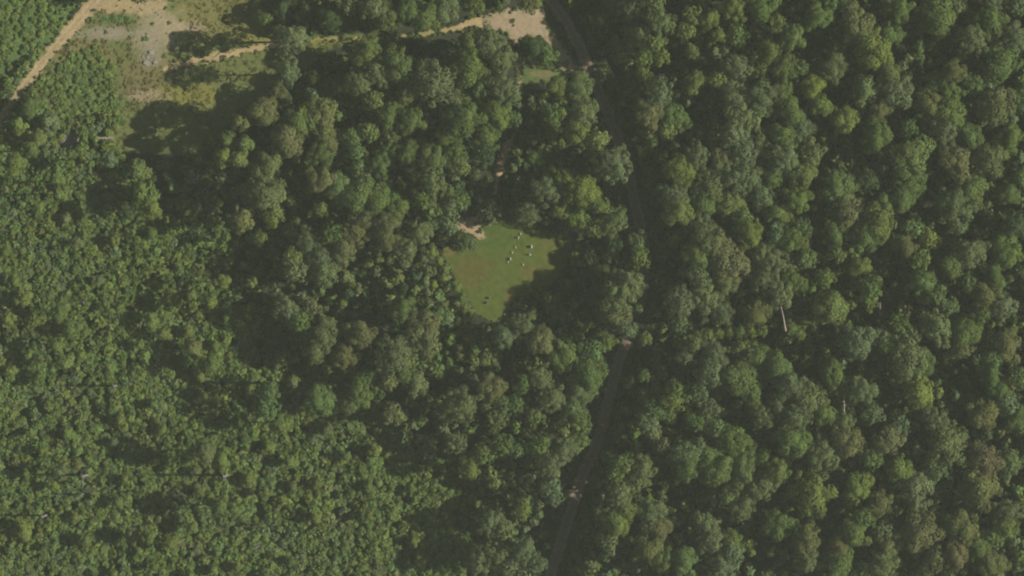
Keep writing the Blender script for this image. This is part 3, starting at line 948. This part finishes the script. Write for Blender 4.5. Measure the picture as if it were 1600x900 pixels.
SNAG_V, SNAG_F = tube([(0, 0, -.01), (.004, 0, .4), (-.004, .003, .8), (0, 0, 1)], [.013, .011, .008, .004], 8)
ME_SNAG = mesh_from('snag_trunk', SNAG_V, SNAG_F, [M_DEAD], smooth=True)
st = []
for i in range(7):
    t = i * 2.4; z = .55 + .06 * i
    st.append(tube([(0, 0, z), (.05 * math.cos(t), .05 * math.sin(t), z + .02)], [.004, .0015], 4))
V_, F_ = join(st)
ME_STUB = mesh_from('snag_stubs', V_, F_, [M_DEAD], smooth=True)
for (x, y, h, lab) in [(356, 741, 25, 'tall bare snag throwing the longest thin shadow over the thicket'),
                       (138, 741, 23, 'tall bare snag casting a thin shadow to the west edge'),
                       (74, 804, 19, 'bare snag with a thin shadow near the southwest corner'),
                       (132, 771, 12, 'bare snag with a short thin shadow in the southwest thicket'),
                       (184, 602, 18, 'bare snag with a thin shadow in the middle western thicket'),
                       (464, 598, 27, 'bare snag with a long thin shadow southwest of the graveyard')]:
    root = link('snag', None, None, (wx(x), wy(y), 0))
    tag(root, lab, 'snag', 'branchless snags above the thicket')
    a = link('trunk', ME_SNAG, root); a.scale = (h * 1.7, h * 1.7, h)
    b = link('branch_stubs', ME_STUB, root); b.scale = (h * 1.2, h * 1.2, h)


def leaning_log(x0, y0, x1, y1, z0, z1, r0, r1, mat, lab, cat='log'):
    a = Vector((wx(x0), wy(y0), z0)); b = Vector((wx(x1), wy(y1), z1))
    root = link('fallen_log', None, None, a)
    tag(root, lab, cat)
    d = b - a
    m1 = d * .5 + Vector((.12, .05, .05))
    V, F = tube([(0, 0, 0), tuple(m1), tuple(d)], [r0, (r0 + r1) / 2, r1], 9)
    link('log_trunk', mesh_from('log_trunk', V, F, [mat], smooth=True), root)
    pp = []
    for k in (0.45, 0.6, 0.75, 0.9):
        s = d * k; t = rnd.uniform(-1, 1)
        pp.append(tube([tuple(s), tuple(s + Vector((rnd.uniform(-1.3, 1.3), rnd.uniform(-.5, .8), .4)))], [r1 * .8, .03], 5))
    V, F = join(pp)
    link('log_branch_stubs', mesh_from('log_branch_stubs', V, F, [mat], smooth=True), root)


leaning_log(1220, 516, 1212, 478, 26.5, 30, 0.36, 0.12, M_PALE, 'pale barkless dead trunk lodged across crowns at the grass ride east end', 'dead trunk')
leaning_log(1310, 640, 1309, 622, 25, 28, 0.3, 0.15, M_PALE, 'short reddish dead trunk lodged among grey-green crowns in the east', 'dead trunk')
leaning_log(1367, 482, 1366, 472, 21, 23, 0.22, 0.12, M_PALE, 'stubby pale dead trunk in the east above a dark gap', 'dead trunk')

# ------------------------------------------------------------------ headstones
import bmesh


def bm_mesh(name, build, mat):
    bm = bmesh.new(); build(bm)
    me = bpy.data.meshes.new(name); bm.to_mesh(me); bm.free()
    me.materials.append(mat)
    return me


def bm_box(bm, cx, cy, cz, sx, sy, sz, bev=0.02, taper=1.0):
    g = bmesh.ops.create_cube(bm, size=1.0)
    for v in g['verts']:
        k = taper if v.co.z > 0 else 1.0
        v.co = Vector((cx + v.co.x * sx * k, cy + v.co.y * sy * k, cz + v.co.z * sz))
    e = list({e for v in g['verts'] for e in v.link_edges})
    bmesh.ops.bevel(bm, geom=e, offset=bev, segments=2, affect='EDGES')


def tablet(bm, w, h, t, z0, arch=True):
    """upright slab, broad face towards east and west, with a rounded head"""
    pts = [(-w / 2, 0), (w / 2, 0)]
    hs = h - w / 2 * (0.8 if arch else 0.12)
    n = 10
    for i in range(n + 1):
        a = math.pi * i / n
        pts.append((w / 2 * math.cos(a), hs + (h - hs) * math.sin(a)))
    A = [bm.verts.new((-t / 2, p[0], z0 + p[1])) for p in pts]
    B = [bm.verts.new((t / 2, p[0], z0 + p[1])) for p in pts]
    bm.faces.new(A); bm.faces.new(B[::-1])
    for i in range(len(pts)):
        j = (i + 1) % len(pts)
        bm.faces.new((A[i], B[i], B[j], A[j]))
    bmesh.ops.recalc_face_normals(bm, faces=bm.faces)


def headstone(x, y, w, h, t, mat, lab, style='arch', rz=0.0, tilt=0.0):
    root = link('headstone', None, None, (wx(x), wy(y), 0.03))
    root.rotation_euler = (0, tilt, rz)
    w, h, t = w * .6, h * .82, t * .6
    tag(root, lab, 'headstone', 'headstones on the graveyard lawn')
    link('base', bm_mesh('base', lambda b: bm_box(b, 0, 0, .11, t + .32, w + .26, .22, .02), mat), root)
    if style == 'obelisk':
        link('plinth', bm_mesh('plinth', lambda b: bm_box(b, 0, 0, .45, w * .8, w * .8, .46, .02), mat), root)
        def ob(b):
            bm_box(b, 0, 0, .68 + (h - .68) / 2 - .08, w * .5, w * .5, h - .84, .012, .66)
        link('shaft', bm_mesh('shaft', ob, mat), root)
        def cap(b):
            g = bmesh.ops.create_cone(b, cap_ends=True, segments=4, radius1=w * .25, radius2=0.01, depth=.2)
            for v in g['verts']:
                v.co = Vector(((v.co.x - v.co.y) * .70, (v.co.x + v.co.y) * .70, v.co.z + h - .06))
        link('cap', bm_mesh('cap', cap, mat), root)
    else:
        link('tablet', bm_mesh('tablet', lambda b: tablet(b, w, h - .22, t, .22, style == 'arch'), mat), root)


headstone(813.5, 365.5, .75, .75, .35, M_MARBLE, 'small white headstone at the top of the western row, nearest the trees', 'flat')
headstone(810, 371.5, 1.0, 1.35, .36, M_MARBLE, 'arched white headstone second from top in the western row', 'arch', .08)
headstone(805.5, 386.5, .8, .6, .45, M_GRANITE, 'low dull grey headstone midway down the western row', 'flat', -.1)
headstone(800.5, 394.5, .75, .85, .34, M_MARBLE, 'small pale headstone just above the tallest of the western row', 'arch')
headstone(797.5, 404.5, 1.35, 1.35, .42, M_MARBLE, 'wide white headstone at the lower end of the western row', 'arch', .05)
headstone(794, 409.5, .7, .4, .4, M_GRANITE, 'low grey footstone beside the wide white headstone', 'flat', .2)
headstone(830.5, 385.5, 1.5, 1.45, .55, M_MARBLE, 'brightest and broadest white headstone at the top of the eastern row', 'flat', .04)
headstone(828, 398, .95, 2.3, .9, M_GRANITE, 'tall grey obelisk with the longest shadow in the eastern row', 'obelisk')
headstone(817.5, 413.5, .7, .9, .36, M_MARBLE, 'small white headstone alone at the lower end of the eastern row', 'arch', -.05)
headstone(764.5, 465.5, 1.0, 1.3, .5, M_DARKST, 'shadow-toned lichened headstone near the lawn foot, the upper of a pair', 'flat', -.15)
headstone(761, 473, 1.0, 1.3, .5, M_DARKST, 'shadow-toned lichened headstone near the lawn foot, the lower of a pair', 'arch', .1)
headstone(789, 491, .8, .6, .5, M_GRANITE, 'small weathered headstone in the south corner of the lawn', 'flat', .3)

# ------------------------------------------------------------------ rubble on the clearing
def rubble(name, cx, cy, rx, ry, n, s0, s1, mat, label, cat):
    bm = bmesh.new()
    for i in range(n):
        a = rnd.uniform(0, 6.28); q = math.sqrt(rnd.random())
        x = wx(cx + q * rx * math.cos(a)); y = wy(cy + q * ry * math.sin(a)); s = rnd.uniform(s0, s1) * rnd.uniform(.5, 1)
        g = bmesh.ops.create_icosphere(bm, subdivisions=1, radius=s)
        ax = (rnd.uniform(.6, 1.4), rnd.uniform(.6, 1.4), rnd.uniform(.35, .7))
        for v in g['verts']:
            j = rnd.uniform(.8, 1.2)
            v.co = Vector((v.co.x * ax[0] * j + x, v.co.y * ax[1] * j + y, v.co.z * ax[2] * j + s * .25 + .03))
    me = bpy.data.meshes.new(name); bm.to_mesh(me); bm.free(); me.materials.append(mat)
    tag(link(name, me), label, cat, kind='stuff')


rubble('rubble', 165, 52, 50, 13, 420, .05, .2, M_CONC, 'grey broken rubble strewn over the clearing beside the sandy track', 'rubble')
rubble('concrete_debris', 234, 92, 12, 13, 140, .1, .42, M_CONC, 'pale concrete debris heaped at the south end of the bare ground', 'debris')
rubble('stony_ground', 112, 222, 14, 12, 120, .1, .45, M_CONC, 'stony bare patch among shrubs south of the clearing', 'stones')
for (x, y, sx, sy, rz, lab) in [(237, 82, 1.9, 1.5, .2, 'broken concrete slab at the north end of the debris heap'), (229, 99, 2.2, 1.3, -.3, 'broken concrete slab at the south end of the debris heap'),
                                (243, 97, 1.5, 1.3, .6, 'broken concrete slab on the east side of the debris heap')]:
    def slab(b):
        bm_box(b, 0, 0, .22, sx, sy, .35, .04)
        for v in b.verts:
            v.co += Vector((rnd.uniform(-.08, .08), rnd.uniform(-.08, .08), rnd.uniform(-.03, .03)))
    o = link('concrete_slab', bm_mesh('concrete_slab', slab, M_CONC), None, (wx(x), wy(y), .06))
    o.rotation_euler = (.05, .08, rz)
    tag(o, lab, 'concrete slab', 'broken slabs in the clearing')

# ------------------------------------------------------------------ the air
m, nt, out = new_mat('air')
pv = nt.nodes.new('ShaderNodeVolumePrincipled')
pv.inputs['Color'].default_value = (*HAZE_COLOUR, 1)
pv.inputs['Density'].default_value = HAZE_DENSITY
pv.inputs['Anisotropy'].default_value = 0.0
nt.links.new(pv.outputs[0], out.inputs['Volume'])
hz = bm_mesh('haze', lambda b: bmesh.ops.create_cube(b, size=1.0), m)
o = link('haze', hz, None, (0, 0, (ALT + 5 - 1) / 2))
o.scale = (2 * G + 20, 2 * G + 20, ALT + 6)
tag(o, 'thin pale summer haze over the whole forest', 'haze', kind='stuff')
